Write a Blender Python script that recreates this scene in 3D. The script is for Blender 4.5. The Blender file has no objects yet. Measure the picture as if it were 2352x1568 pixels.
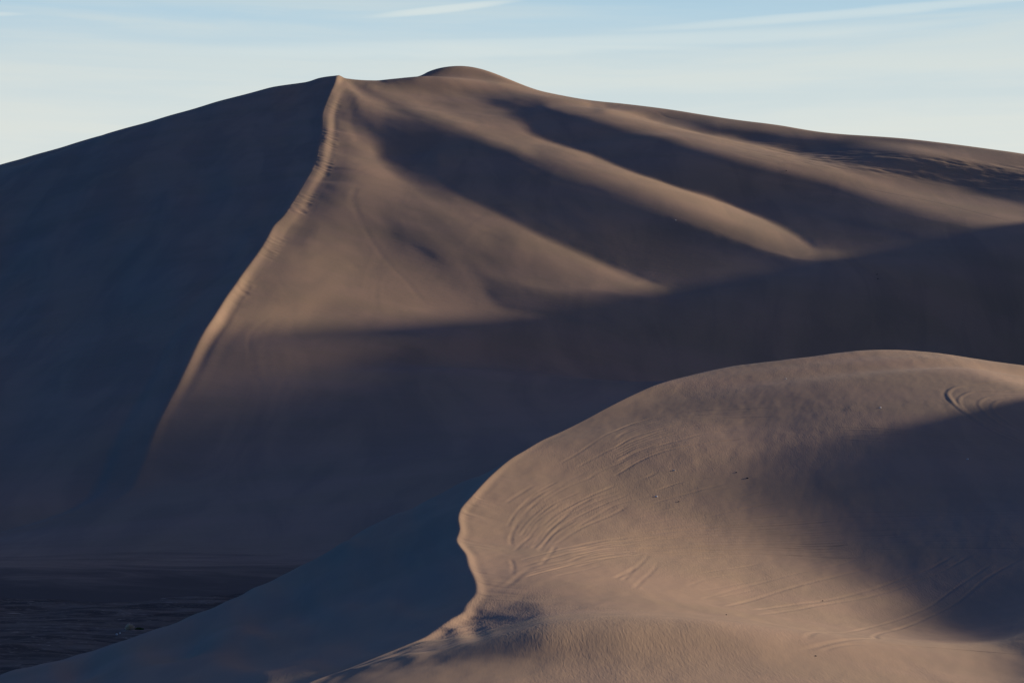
import bpy, bmesh, math, random
import numpy as np
from mathutils import Vector, Matrix
S = bpy.context.scene
# ---------------------------------------------------------------- camera, sky, sun, exposure
cam_d = bpy.data.cameras.new('camera'); cam = bpy.data.objects.new('camera', cam_d); S.collection.objects.link(cam)
cam.location = (0, 0, 35.0)
cam.rotation_euler = (math.radians(90)+math.atan(166/(1176/math.tan(math.radians(15)))), 0, 0)
cam_d.sensor_fit = 'HORIZONTAL'; cam_d.angle = math.radians(30); cam_d.clip_end = 60000; cam_d.clip_start = 1
S.camera = cam
SUN_EL_D, SUN_AZ_D = 12.0, 31.0
sun_d = bpy.data.lights.new('sun', 'SUN'); sun = bpy.data.objects.new('sun', sun_d); S.collection.objects.link(sun)
sun_d.energy = 5.0; sun_d.angle = math.radians(2.1); sun_d.color = (1.0, .85, .65)
e_, a_ = math.radians(SUN_EL_D), math.radians(SUN_AZ_D)
sun.rotation_euler = Vector((math.cos(e_)*math.cos(a_), math.cos(e_)*math.sin(a_), math.sin(e_))).to_track_quat('Z', 'Y').to_euler()
S.view_settings.view_transform = 'Standard'; S.view_settings.look = 'None'; S.view_settings.gamma = 1; S.view_settings.exposure = 0.6
S.view_settings.use_curve_mapping = False
W = bpy.data.worlds.new('World'); S.world = W; W.use_nodes = True
nt = W.node_tree; nt.nodes.clear()
def N(t, **k):
    n = nt.nodes.new(t)
    for a, b in k.items(): setattr(n, a, b)
    return n
def put(sock, v):
    if isinstance(v, bpy.types.NodeSocket): nt.links.new(v, sock)
    else: sock.default_value = v
def M(op, a, b=0.0, c=None, clamp=False):
    n = N('ShaderNodeMath', operation=op, use_clamp=clamp); put(n.inputs[0], a); put(n.inputs[1], b)
    if c is not None: put(n.inputs[2], c)
    return n.outputs[0]
def MIX(f, a, b, mode='MIX'):
    n = N('ShaderNodeMix', data_type='RGBA', blend_type=mode); put(n.inputs[0], f); put(n.inputs[6], a); put(n.inputs[7], b); return n.outputs[2]
def RAMP(f, stops, interp='LINEAR'):
    n = N('ShaderNodeValToRGB'); put(n.inputs[0], f); cr = n.color_ramp; cr.interpolation = interp
    while len(cr.elements) < len(stops): cr.elements.new(.5)
    for e, (p, c) in zip(cr.elements, stops): e.position = p; e.color = tuple(c)+(1,) if len(c) == 3 else c
    return n.outputs[0]
def MAPR(f, a, b, c=0.0, d=1.0, t='SMOOTHSTEP'):
    n = N('ShaderNodeMapRange', interpolation_type=t); put(n.inputs[0], f)
    for i, v in enumerate((a, b, c, d)): n.inputs[1+i].default_value = v
    return n.outputs[0]
def NOISE(vec, scale, detail=3, rough=.5, dist=0.0):
    n = N('ShaderNodeTexNoise'); put(n.inputs['Vector'], vec); n.inputs['Scale'].default_value = scale
    n.inputs['Detail'].default_value = detail; n.inputs['Roughness'].default_value = rough; n.inputs['Distortion'].default_value = dist
    return n.outputs[0]
def SCALE(vec, s, rot=(0, 0, 0), loc=(0, 0, 0)):
    n = N('ShaderNodeMapping'); put(n.inputs[0], vec); n.inputs['Scale'].default_value = s; n.inputs['Rotation'].default_value = rot
    n.inputs['Location'].default_value = loc; return n.outputs[0]
def build_sky():
    sky = N('ShaderNodeTexSky', sky_type='NISHITA', sun_disc=False, sun_elevation=e_, sun_rotation=math.radians(90-SUN_AZ_D), air_density=1.0, dust_density=1.0, ozone_density=2.0)
    tc = N('ShaderNodeTexCoord'); sp = N('ShaderNodeSeparateXYZ'); put(sp.inputs[0], tc.outputs['Generated'])
    x, y, z = sp.outputs
    toward = M('ADD', M('MULTIPLY', x, .25), M('MULTIPLY', y, .97))                # the bright side of the evening sky
    side = MAPR(toward, -.1, .95)
    # thin high cloud and haze: bright low over the horizon, deep blue overhead
    low = RAMP(MAPR(z, 0, .5, 0, 1, 'LINEAR'), [(0, (.82, .80, .68)), (.27, (.80, .80, .735)), (.36, (.69, .745, .73)), (.41, (.50, .655, .745)), (.46, (.36, .56, .71)), (.70, (.08, .16, .30)), (1, (.02, .04, .11))])
    vv = SCALE(tc.outputs['Generated'], (2.2, 2.2, 34), (0, .05, 0))
    c1 = NOISE(vv, 1.0, 5, .55, .4); c2 = NOISE(SCALE(tc.outputs['Generated'], (5, 5, 60), (0, -.06, 0), (3, 1, 7)), 1.0, 6, .6, .8)
    veil = M('ADD', M('MULTIPLY', c1, .7), M('MULTIPLY', c2, .3))
    low = MIX(MAPR(veil, .42, .66, 0, .55), low, MIX(MAPR(z, .14, .35), (.78, .78, .70, 1), (.55, .66, .70, 1)))
    low = MIX(MAPR(veil, .55, .35, 0, .4), low, MIX(.5, low, (.42, .60, .70, 1)))
    # a few long wisps of high cloud
    def wisp(low, cx, cz, tilt, lx, lz, amt):
        a = M('SUBTRACT', M('DIVIDE', x, y), cx); b_ = M('SUBTRACT', M('SUBTRACT', z, cz), M('MULTIPLY', a, tilt)); b_ = M('ADD', b_, M('MULTIPLY', M('SUBTRACT', c2, .5), lz*1.6))
        r = M('ADD', M('POWER', M('ABSOLUTE', M('DIVIDE', a, lx)), 2), M('POWER', M('ABSOLUTE', M('DIVIDE', b_, lz)), 2))
        return MIX(M('MULTIPLY', MAPR(r, 1.3, 0), amt), low, (.82, .84, .78, 1))
    low = wisp(low, -.035, .2085, .11, .042, .0022, .55); low = wisp(low, .19, .2035, .045, .13, .0026, .4); low = wisp(low, -.29, .198, .05, .035, .0016, .5)
    low = wisp(low, -.22, .2115, .02, .04, .0013, .4); low = wisp(low, .03, .19, .03, .22, .005, .3)
    deep = MIX(1.0, sky.outputs[0], MIX(MAPR(x, -.55, .85), (.0, .36, 1.0, 1), (.86, .61, .54, 1)), 'MULTIPLY')
    out = N('ShaderNodeOutputWorld'); bg = N('ShaderNodeBackground'); bg.inputs['Strength'].default_value = .1
    ten = lambda c: MIX(1.0, c, (6.1, 6.4, 6.6, 1), 'MULTIPLY')
    near = MIX(MAPR(z, .26, .5), ten(low), deep)
    put(bg.inputs['Color'], MIX(side, deep, near)); put(out.inputs[0], bg.outputs[0])
build_sky()
# ---------------------------------------------------------------- terrain maths
CAMZ, FPX, CU, CV = 35.0, 1176/math.tan(math.radians(15)), 1176.0, 784.0
PITCH = math.atan(166/FPX)
SUN_EL, SUN_AZ = math.radians(12.0), math.radians(31.0)      # azimuth from +x towards +y
SC, SS = math.cos(SUN_AZ), math.sin(SUN_AZ)
cp_, sp_ = math.cos(PITCH), math.sin(PITCH)

def proj(x, y, z):
    d = y*cp_ + (z-CAMZ)*sp_
    return CU + FPX*x/d, CV - FPX*(-y*sp_ + (z-CAMZ)*cp_)/d

def unproj(u, v, Y):
    a, b = (u-CU)/FPX, (CV-v)/FPX
    dy, dz = cp_ - b*sp_, sp_ + b*cp_
    return a*Y/dy, Y, CAMZ + dz*Y/dy

def zoomed(frame, pts):
    ox, oy, s = {'a': (282.2, 94.1, .4002), 'b': (1129, 94.1, .5203), 'c': (188.2, 564.5, .4002), 'd': (940.8, 752.6, .4002),
                 'e': (1411.2, 752.6, .4002), 'g': (658.6, 1034.9, .3401), 'h': (1411.2, 1034.9, .4), 'f': (0, 0, 1)}[frame]
    return [(ox+p[0]*s, oy+p[1]*s) + tuple(p[2:]) for p in pts]

class TPS:
    """thin plate spline through scattered heights"""
    def __init__(s, pts, lam=0.0, sc=100.0):
        P = np.array(pts, float); s.c = P[:, :2]/sc; s.sc = sc; n = len(P)
        K = s.k(s.c, s.c) + lam*np.eye(n)
        Q = np.hstack([np.ones((n, 1)), s.c])
        A = np.zeros((n+3, n+3)); A[:n, :n] = K; A[:n, n:] = Q; A[n:, :n] = Q.T
        s.w = np.linalg.lstsq(A, np.concatenate([P[:, 2], np.zeros(3)]), rcond=None)[0]
    @staticmethod
    def k(a, b):
        r2 = ((a[:, None, :]-b[None, :, :])**2).sum(-1)
        return .5*r2*np.log(r2+1e-12)
    def __call__(s, x, y):
        x, y = np.broadcast_arrays(x, y); q = np.stack([x.ravel(), y.ravel()], 1)/s.sc
        out = np.empty(len(q)); n = len(s.c)
        for i in range(0, len(q), 60000):
            qq = q[i:i+60000]
            out[i:i+60000] = s.k(qq, s.c) @ s.w[:n] + s.w[n] + qq @ s.w[n+1:]
        return out.reshape(x.shape)

def pchip(xs, ys, q):
    """smooth monotone-ish cubic through points, linear outside"""
    xs, ys = np.array(xs, float), np.array(ys, float); o = np.argsort(xs); xs, ys = xs[o], ys[o]
    m = np.gradient(ys, xs); q = np.asarray(q, float)
    i = np.clip(np.searchsorted(xs, q)-1, 0, len(xs)-2); h = xs[i+1]-xs[i]; t = (q-xs[i])/h; tc = np.clip(t, 0, 1)
    r = (2*tc**3-3*tc**2+1)*ys[i] + (tc**3-2*tc**2+tc)*h*m[i] + (-2*tc**3+3*tc**2)*ys[i+1] + (tc**3-tc**2)*h*m[i+1]
    return r + np.where(t < 0, (q-xs[0])*m[0], 0) + np.where(t > 1, (q-xs[-1])*m[-1], 0)

def fill(lines, W=588, H=392, pad=40, blur=1):
    """brightness map diffused from lines of known brightness"""
    w, h = W+2*pad, H+2*pad
    val = np.zeros((h, w)); cnt = np.zeros((h, w))
    for L in lines:
        for (a, b) in zip(L[:-1], L[1:]):
            n = int(max(abs(a[0]-b[0]), abs(a[1]-b[1]))/2)+2
            for t in np.linspace(0, 1, n):
                i, j = int(round((a[0]+(b[0]-a[0])*t)/4+pad)), int(round((a[1]+(b[1]-a[1])*t)/4+pad))
                if 0 <= i < w and 0 <= j < h: val[j, i] += a[2]+(b[2]-a[2])*t; cnt[j, i] += 1
    pyr = [(val, cnt)]
    while min(pyr[-1][0].shape) > 8:
        v, c = pyr[-1]; hh, ww = (v.shape[0]+1)//2, (v.shape[1]+1)//2
        vv = np.zeros((hh*2, ww*2)); cc = vv.copy(); vv[:v.shape[0], :v.shape[1]] = v; cc[:v.shape[0], :v.shape[1]] = c
        pyr.append((vv.reshape(hh, 2, ww, 2).sum((1, 3)), cc.reshape(hh, 2, ww, 2).sum((1, 3))))
    f = None
    for v, c in pyr[::-1]:
        mk = c > 0; kn = np.where(mk, v/np.maximum(c, 1), 0)
        if f is None: f = np.full(v.shape, kn[mk].mean())
        else: f = np.repeat(np.repeat(f, 2, 0), 2, 1)[:v.shape[0], :v.shape[1]]
        for _ in range(40):
            f = np.where(mk, kn, f); g = np.pad(f, 1, 'edge')
            f = (g[:-2, 1:-1]+g[2:, 1:-1]+g[1:-1, :-2]+g[1:-1, 2:])/4
        f = np.where(mk, kn, f)
    for _ in range(blur):
        g = np.pad(f, 1, 'edge'); f = (g[:-2, 1:-1]+g[2:, 1:-1]+g[1:-1, :-2]+g[1:-1, 2:]+2*f)/6
    return f, pad

def sample(fm, u, v):
    f, pad = fm; h, w = f.shape
    x, y = np.clip(u/4+pad, 0, w-1.001), np.clip(v/4+pad, 0, h-1.001); i, j = x.astype(int), y.astype(int); a, b = x-i, y-j
    return (f[j, i]*(1-a)+f[j, i+1]*a)*(1-b) + (f[j+1, i]*(1-a)+f[j+1, i+1]*a)*b

def lin(r): r = np.maximum(r, 0)/255; return np.where(r < .04045, r/12.92, ((r+.055)/1.055)**2.4)
WM, WF = 2e-5, 1e-4
R0, KT = 31.0, 1.32
def want(R): return np.where(R > R0, (lin(R)-lin(R0))*KT, (R-R0)*.0015)

def relief_one(z0, d, dx, dy, xcp, T_of, fixed, wr, wb, rounds, its):
    A = (SC - SS*xcp)[:, None]
    def D(z): o = np.zeros_like(z); o[1:-1, 1:-1] = A[1:-1]*(z[1:-1, 2:]-z[1:-1, :-2])/(2*dx) + SS*(z[2:, 1:-1]-z[:-2, 1:-1])/(2*dy); return o
    def DT(r):
        r = r.copy(); r[0] = r[-1] = 0; r[:, 0] = r[:, -1] = 0; o = np.zeros_like(r); a = A*r/(2*dx); b = SS*r/(2*dy)
        o[:, 2:] += a[:, 1:-1]; o[:, :-2] -= a[:, 1:-1]; o[2:] += b[1:-1]; o[:-2] -= b[1:-1]; return o
    hx, hy = 1/dx**2, 1/dy**2
    def BX(z):
        o = np.zeros_like(z); q = (z[:, 2:]-2*z[:, 1:-1]+z[:, :-2])*hx*hx; o[:, 2:] += q; o[:, :-2] += q; o[:, 1:-1] -= 2*q
        q = (z[2:]-2*z[1:-1]+z[:-2])*hy*hy; o[2:] += q; o[:-2] += q; o[1:-1] -= 2*q; return o
    free = (fixed < .5).astype(float)
    for k in range(rounds):
        z = z0+d; T, w = T_of(z)
        zx = np.gradient(z, dx, axis=1); zy = np.gradient(z, dy, axis=0) - xcp[:, None]*zx
        Nn = np.sqrt(1+zx**2+zy**2)
        r0 = (math.sin(SUN_EL)-T*Nn)/math.cos(SUN_EL) - D(z0)
        def op(q): return DT(w*D(q)) + wr*q + wb*BX(q)
        r = (DT(w*r0)-op(d))*free
        diag = w*(A**2/(2*dx*dx)+SS**2/(2*dy*dy))+wr+wb*6*(hx**2+hy**2)
        zz = r/diag; p = zz.copy(); rz = (r*zz).sum()
        for _ in range(its):
            Ap = op(p)*free; al = rz/max((p*Ap).sum(), 1e-30); d = d+al*p; r = r-al*Ap
            zz = r/diag; rn = (r*zz).sum(); p = zz+(rn/rz)*p; rz = rn
    return d

def relief(z0, x, y, xcf, T_of, fixed, wr, wb, levels=(8, 4, 2, 1), rounds=(4, 3, 2, 2), its=200):
    """adds relief so that the ground's slope towards the low sun varies as asked. rows=y, cols=x'"""
    d = np.zeros_like(z0); d0 = None
    for L, k in zip(levels, rounds):
        xs, ys = x[::L], y[::L]; sl = (slice(None, None, L), slice(None, None, L))
        dc = relief_one(z0[sl], d[sl].copy(), x[1]*L-x[0]*L, (y[1]-y[0])*L, np.gradient(xcf(ys), ys), lambda z: T_of(z, sl), fixed[sl], wr[sl], wb, k, its)
        dc = dc - d[sl]; d = d+upsample(dc, xs, ys, x, y)
    return d

def upsample(z, x, y, X, Y):
    """separable Catmull-Rom from grid (y,x) to grid (Y,X)"""
    def one(a, s, q):
        t = np.interp(q, s, np.arange(len(s))); i = np.clip(t.astype(int), 0, len(s)-2); f = (t-i)[:, None]
        g = lambda k: a[np.clip(i+k, 0, len(s)-1)]
        return .5*(2*g(0)+(g(1)-g(-1))*f+(2*g(-1)-5*g(0)+4*g(1)-g(2))*f**2+(3*g(0)-g(-1)-3*g(1)+g(2))*f**3)
    return one(one(z, y, Y).T, x, X).T
# ---------------------------------------------------------------- how light falls on the two dunes (brightness along lines)
def off(L, dv, r=None): return [(p[0], p[1]+dv, (p[2] if r is None else r)) for p in L]
MAIN = []
def A_(frame, *pts): MAIN.append(zoomed(frame, pts))
# summit and skyline
A_('a', (1370,238,60),(1500,235,35),(1700,190,40),(1850,165,75),(2000,148,95),(2100,180,95),(2350,262,95))
A_('a', (1500,242,48),(1650,245,45),(1800,240,60),(1900,270,78),(2100,310,66),(2350,390,45))
A_('b', (0,140,90),(250,225,95),(450,262,100),(900,318,95),(1300,375,105),(1500,405,100),(1800,430,65),(2100,465,90),(2350,495,100))
A_('b', (0,190,85),(200,230,105),(400,270,130),(600,325,140),(800,385,145),(1000,435,142),(1200,480,138),(1400,530,125),(1600,600,115),(1800,660,110),(2100,730,100),(2350,790,90))
A_('b', (250,290,90),(600,370,110),(900,450,112),(1200,530,105),(1500,610,95),(1800,705,92),(2100,780,80),(2350,825,75))
A_('b', (0,270,65),(200,290,50),(400,370,40),(600,430,38),(900,505,38),(1100,565,38),(1300,615,38),(1500,660,38),(1700,735,38),(1900,785,40),(2100,825,42),(2350,865,38))
A_('b', (200,345,30),(300,400,28),(600,520,27),(900,600,27),(1200,700,27),(1500,780,29),(1800,850,28),(2100,920,27),(2350,980,26))
edgeA = [(180,385),(300,440),(450,495),(600,560),(750,610),(900,660),(1060,715),(1200,775),(1300,825),(1380,880),(1425,930)]
A_('b', *[(x, y-16, r) for (x, y), r in zip(edgeA, [40,36,34,33,33,33,33,34,35,37,40])])
A_('b', *[(x, y+16, r) for (x, y), r in zip(edgeA, [105,118,128,136,140,142,142,130,115,90,60])])
A_('b', (0,370,120),(200,440,125),(400,515,130),(600,595,127),(800,680,122),(1000,760,120),(1200,840,110),(1350,905,85))
A_('b', (0,460,95),(200,545,72),(400,620,68),(600,685,66),(800,755,64),(1000,830,64),(1200,900,66),(1350,950,55))
A_('b', (0,540,32),(200,620,30),(500,690,30),(800,800,24),(1000,870,26),(1200,940,28),(1400,1000,26),(1600,1100,20),(1800,1200,22),(2000,1300,28))
A_('b', (1435,945,50),(1600,980,47),(1900,1080,45),(2200,1180,42),(2350,1230,42))
A_('b', (1300,770,36),(1700,910,38),(2350,1180,33))
A_('b', (400,800,36),(700,900,38),(1000,1000,35),(1300,1100,34),(1800,1280,34),(2300,1350,34))
A_('b', (2350,1080,26),(1900,950,28))
edgeC = [(0,738),(200,850),(400,940),(600,1035),(740,1090)]
A_('b', *[(x, y-18, r) for (x, y), r in zip(edgeC, [38,38,38,38,40])])
A_('b', *[(x, y+16, r) for (x, y), r in zip(edgeC, [95,100,105,88,58])])
A_('b', (0,850,75),(200,930,85),(400,1010,80),(550,1070,60))
A_('b', (0,950,50),(200,1040,50),(400,1100,45),(700,1150,40))
A_('b', (0,1110,40),(300,1200,38),(600,1290,36),(800,1400,31))
A_('b', (0,1250,40),(300,1350,42),(600,1450,38))
A_('b', (450,290,95),(700,310,85),(1000,390,65),(1250,440,40),(1450,468,36),(1600,490,55),(1900,560,45),(2100,605,38),(2350,660,33))
A_('b', (1000,350,100),(1300,410,85),(1600,430,80),(1900,480,108),(2100,530,108),(2350,580,85))
A_('b', (2000,545,42),(2200,590,34),(2350,620,32)); A_('b', (2350,700,40),(2150,650,45))
A_('b', (700,345,105),(1000,410,85),(1400,490,82),(1700,560,85),(2000,640,85),(2350,740,85))
# below the peak
A_('a', (1260,215,135),(1215,330,122),(1180,450,130),(1175,550,130),(1150,650,135),(1110,760,120),(1060,850,112),(1010,960,115),(960,1040,118),(880,1130,118),(810,1240,112),(740,1330,105),(660,1430,108),(590,1540,112))
A_('a', (1240,400,95),(1262,480,112),(1270,600,118),(1230,700,105),(1190,820,75),(1150,870,68),(1090,960,73),(1060,1080,86),(960,1170,84),(880,1270,84),(800,1370,82),(720,1470,78),(640,1560,76))
A_('a', (1290,250,128),(1380,330,132),(1500,375,118),(1600,415,98))
A_('a', (1300,290,98),(1330,400,85),(1400,470,75),(1450,520,80),(1550,560,70),(1700,640,60))
A_('a', (1310,225,70),(1400,278,80),(1500,330,98),(1650,410,100))
A_('a', (1420,255,105),(1600,320,115),(1750,400,120),(1900,460,125),(2100,540,125),(2350,640,120))
A_('a', (1500,262,88),(1700,290,92),(1900,360,100),(2100,430,108),(2350,500,110))
A_('a', (1600,450,88),(1750,525,78),(1850,575,55),(2000,625,40),(2200,685,32),(2350,745,30))
A_('a', (1500,450,85),(1600,510,75),(1680,580,62),(1750,650,55),(1775,730,48))
A_('a', (1250,450,122),(1330,560,128),(1400,680,130),(1500,740,125),(1600,810,112),(1700,880,102),(1850,960,100),(2000,1040,95),(2150,1110,88))
A_('a', (1410,590,125),(1440,650,135),(1520,640,112))
edgeD = [(1770,760),(1850,820),(1950,880),(2050,925),(2150,975),(2350,1080)]
A_('a', *[(x, y-20, r) for (x, y), r in zip(edgeD, [45,40,38,37,36,36])])
A_('a', *[(x, y+25, r) for (x, y), r in zip(edgeD, [80,92,95,95,95,95])])
A_('a', (1800,640,36),(1950,700,28),(2100,780,28),(2350,870,28))
A_('a', (1300,760,108),(1300,900,100),(1320,1000,95),(1220,1000,90),(1150,1080,92))
A_('a', (1500,900,98),(1600,1000,85),(1750,1060,76),(1900,1120,72),(2100,1190,64))
A_('a', (1550,1100,60),(1680,1170,40),(1760,1220,40),(1850,1270,46)); A_('a', (2000,1320,46),(2150,1400,42),(2350,1470,40))
A_('a', (1600,1280,66),(1900,1400,52),(2150,1530,44))
A_('a', (1100,1150,100),(1100,1300,98),(1150,1450,88)); A_('a', (1250,1180,94),(1400,1400,86),(1600,1500,72))
A_('a', (1220,1320,104),(1330,1290,104)); A_('a', (1500,1250,80),(1700,1430,68),(1900,1540,60))
A_('a', (900,1400,82),(900,1500,75)); A_('a', (1180,1540,74),(1250,1500,80))
A_('c', (1000,370,88),(1250,370,92),(1500,300,88),(1800,330,80),(2000,380,72))
A_('c', (1000,480,66),(1300,470,58),(1600,440,52),(1900,420,54),(2200,400,56))
A_('c', (850,560,46),(1100,570,43),(1400,540,40),(1800,500,40),(2300,480,42))
A_('c', (800,700,46),(1300,700,40),(2000,700,38)); A_('c', (600,1000,42),(1200,1050,37),(2000,1000,36),(2300,900,37))
A_('c', (500,1250,42),(1000,1250,42),(1800,1250,38)); A_('c', (400,1400,42),(900,1420,46),(1400,1450,44),(1800,1500,40))
A_('c', (800,430,108),(740,500,98),(690,570,86),(650,660,72),(600,750,68),(540,850,62),(460,1000,58),(400,1150,55),(340,1300,52),(310,1380,50))
A_('c', (830,500,58),(760,600,46),(690,700,44),(620,840,40),(550,980,40),(480,1120,42),(420,1260,44))
A_('f', (100,1240,36),(600,1200,40),(1000,1130,40)); A_('f', (0,1290,36),(400,1270,38),(700,1240,40))

FORE = []
def B_(frame, *pts): FORE.append(zoomed(frame, pts))
B_('e', (0,425,110),(200,350,115),(500,260,110),(1000,170,118),(1500,133,128),(1800,155,132),(2000,180,148),(2200,210,160),(2350,230,165))
B_('e', (2000,230,130),(2350,310,158))
B_('e', (300,370,92),(700,280,98),(1100,230,105),(1500,200,105),(1800,240,105),(2100,300,102),(2350,375,108))
B_('e', (100,480,90),(500,380,80),(900,350,78),(1300,320,88),(1700,330,90)); B_('e', (100,560,85),(400,450,78),(800,430,72),(1100,400,70),(1500,420,74),(1900,440,78))
B_('e', (900,480,62),(1200,470,54),(1600,500,62),(2000,550,72),(2350,640,76))
B_('e', (1050,510,48),(950,560,50),(890,640,50),(850,720,50),(860,810,50),(960,890,50),(1100,960,50),(1250,1080,50),(1350,1180,50),(1450,1270,50),(1560,1370,50))
B_('e', (1050,510,45),(1300,550,45),(1500,600,45),(1700,660,45),(1900,730,45),(2100,790,45),(2350,850,45))
B_('e', (1070,600,25),(1010,750,22),(1150,870,20),(1350,1030,16),(1500,1160,14),(1700,1340,8),(1900,1460,8),(2100,1550,8))
B_('e', (1300,630,22),(1600,730,18),(1900,840,16),(2300,950,14)); B_('e', (1700,900,10),(2000,1100,5),(2300,1300,5)); B_('e', (1500,900,12),(1800,1150,6))
B_('e', (2000,480,82),(2350,560,82)); B_('e', (1900,640,58),(2100,690,62),(2350,750,62))
B_('e', (700,600,82),(750,700,73),(650,850,78),(800,950,72),(1000,1050,72),(1150,1150,76),(1250,1250,78),(1400,1350,85))
B_('e', (0,650,88),(300,600,90),(600,580,90)); B_('e', (100,750,75),(400,720,74)); B_('e', (100,830,72),(50,870,78))
B_('e', (100,950,86),(400,950,85),(600,1000,88),(900,1100,90)); B_('e', (0,1050,100),(400,1080,100),(900,1180,98))
B_('e', (0,1220,135),(300,1250,125),(700,1250,115),(1100,1280,108)); B_('e', (200,1350,140),(600,1380,128),(1000,1400,120),(1300,1450,118))
B_('e', (200,1500,145),(700,1540,140),(1200,1550,128))
B_('d', (770,650,86),(850,600,92),(1050,500,98),(1300,400,110))
B_('d', (600,770,112),(450,900,115),(330,1020,120),(310,1150,130),(300,1230,130),(340,1330,130),(420,1480,125))
B_('d', (720,720,112),(760,780,108)); B_('d', (700,860,108),(600,1000,116),(500,1150,122),(500,1300,118),(500,1400,105))
B_('d', (900,900,110),(850,1100,118),(800,1300,118)); B_('d', (950,700,88),(1300,720,76),(1100,820,92))
B_('d', (1200,900,98),(1200,1050,112),(1200,1200,130)); B_('d', (900,1400,125),(1100,1500,130)); B_('d', (1250,1450,140),(1500,1500,142))
B_('g', (1500,900,98),(1400,1020,78),(1300,1065,92)); B_('g', (1230,1070,112),(1150,1125,105),(1050,1205,98),(950,1275,82),(850,1335,60),(700,1395,45),(400,1510,45),(200,1570,45))
B_('g', (1290,1130,58),(1300,1190,34),(1330,1220,38)); B_('g', (1160,1150,122),(1220,1220,124),(1260,1260,98)); B_('g', (1070,1195,62),(1130,1250,55))
B_('g', (880,1360,90),(900,1385,80)); B_('g', (1000,1330,70),(1100,1320,66))
B_('g', (1000,1400,40),(1250,1340,48),(1450,1290,44),(1560,1180,46),(1650,1080,56)); B_('g', (850,1440,42),(650,1450,42))
B_('g', (500,1510,72),(800,1480,70),(1100,1455,80),(1400,1430,85),(1700,1400,84),(2000,1300,90),(2200,1200,100))
B_('g', (600,1560,70),(1000,1545,90),(1500,1530,100),(2000,1520,105),(2300,1500,112))
B_('g', (1500,1370,58),(1700,1290,64),(1700,1200,70),(1900,1100,85),(2100,1000,110),(2250,900,130)); B_('g', (1650,950,92),(1900,880,118)); B_('g', (2300,1050,125),(2250,1150,108))
B_('h', (0,700,140),(200,850,128),(400,1000,122),(600,1150,125),(1000,1250,130),(1500,1280,140),(2200,1290,140))
B_('h', (700,700,140),(700,850,146),(900,1000,150),(1300,1100,148),(1700,1180,146),(2000,1210,142))
B_('h', (1100,850,140),(1300,970,140),(1700,1080,132))
B_('h', (1560,690,50),(1700,780,50),(1900,890,50),(2100,1010,50),(2250,1095,50),(2350,1150,50))
B_('h', (1500,780,116),(1800,935,116),(2050,1065,116),(2300,1185,120)); B_('h', (1620,660,18),(1760,745,15),(1960,850,12),(2150,960,12),(2350,1080,12))
B_('h', (2000,800,6),(2300,1000,6)); B_('h', (1800,600,8),(2300,700,5))
# ---------------------------------------------------------------- shapes of the two dunes
rng = np.random.RandomState(7)
def vnoise(x, y, seed=0):
    """smooth value noise, -1..1"""
    g = np.random.RandomState(seed).rand(256, 256)*2-1
    i, j = np.floor(x).astype(int), np.floor(y).astype(int); a, b = x-i, y-j; a, b = a*a*a*(a*(a*6-15)+10), b*b*b*(b*(b*6-15)+10)
    i0, j0, i1, j1 = i % 256, j % 256, (i+1) % 256, (j+1) % 256
    return (g[j0, i0]*(1-a)+g[j0, i1]*a)*(1-b)+(g[j1, i0]*(1-a)+g[j1, i1]*a)*b
def fbm(x, y, oct=4, seed=0, gain=.5): return sum(gain**k*vnoise(x*2**k+k*17.3, y*2**k+k*9.1, seed+k) for k in range(oct))
def sstep(t): t = np.clip(t, 0, 1); return t*t*(3-2*t)

def smax(a, b, k): return .5*(a+b+np.sqrt((a-b)**2+k*k))
def hump(x, y, line, slope):
    """a dune whose brink follows a line of (x, y, height)"""
    z = np.full(x.shape, -1e3)
    for (ax, ay, az), (bx, by, bz) in zip(line[:-1], line[1:]):
        t = np.clip(((x-ax)*(bx-ax)+(y-ay)*(by-ay))/((bx-ax)**2+(by-ay)**2), 0, 1)
        z = np.maximum(z, az+(bz-az)*t-slope*np.sqrt((x-ax-(bx-ax)*t)**2+(y-ay-(by-ay)*t)**2+4))
    return z
def skyfix(x, y, z, sky, ramp, rounds=8, wid=30.0):
    """nudges the far brow of a patch so that it stands as high as it does in the photograph"""
    su, sv = zip(*sky); bins = np.arange(su[0], su[-1], wid); ker = np.array([0, 1, 2, 3, 2, 1, 0.]); ker /= ker.sum()
    for _ in range(rounds):
        u, v = proj(x, y, z); k = ((u-bins[0])/wid).astype(int); ok = (k >= 0) & (k < len(bins)) & (y > 0)
        top = np.full(len(bins), 1e9); np.minimum.at(top, k[ok], v[ok])
        good = top < 1e8; c = bins+wid/2; dv = np.interp(c, c[good], pchip(su, sv, c[good])-top[good])
        ds = np.convolve(np.pad(dv, 3, 'edge'), ker, 'valid')
        z = z - pchip(c, ds, np.clip(u, c[0], c[-1]))*y/FPX*ramp
    return z, np.abs(dv).max()

def lit_now(z, d, xcp):
    zx = np.gradient(z, d, axis=1); zy = np.gradient(z, d, axis=0)-xcp[:, None]*zx
    return (math.sin(SUN_EL)-math.cos(SUN_EL)*(SC*zx+SS*zy))/np.sqrt(1+zx**2+zy**2)
def shade_z(line, x, y):
    """height below which an off-side dune keeps the sun away"""
    L = np.array(line, float); q = SC*L[:, 1]-SS*L[:, 0]; o = np.argsort(q); qq = SC*y-SS*x
    return np.interp(qq, q[o], L[o, 2], left=-99, right=-99) - math.tan(SUN_EL)*(np.interp(qq, q[o], L[o, 0])-x)/SC
SIDE_M = [(470, 640, 110), (470, 680, 150), (470, 725, 160), (470, 790, 170), (470, 850, 174), (470, 900, 178), (470, 948, 184), (470, 975, 192), (470, 995, 197), (470, 1003, 200), (470, 1010, 205), (470, 1017, 205), (470, 1027, 194), (470, 1037, 172), (470, 1050, 140), (480, 1090, 100)]
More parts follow.
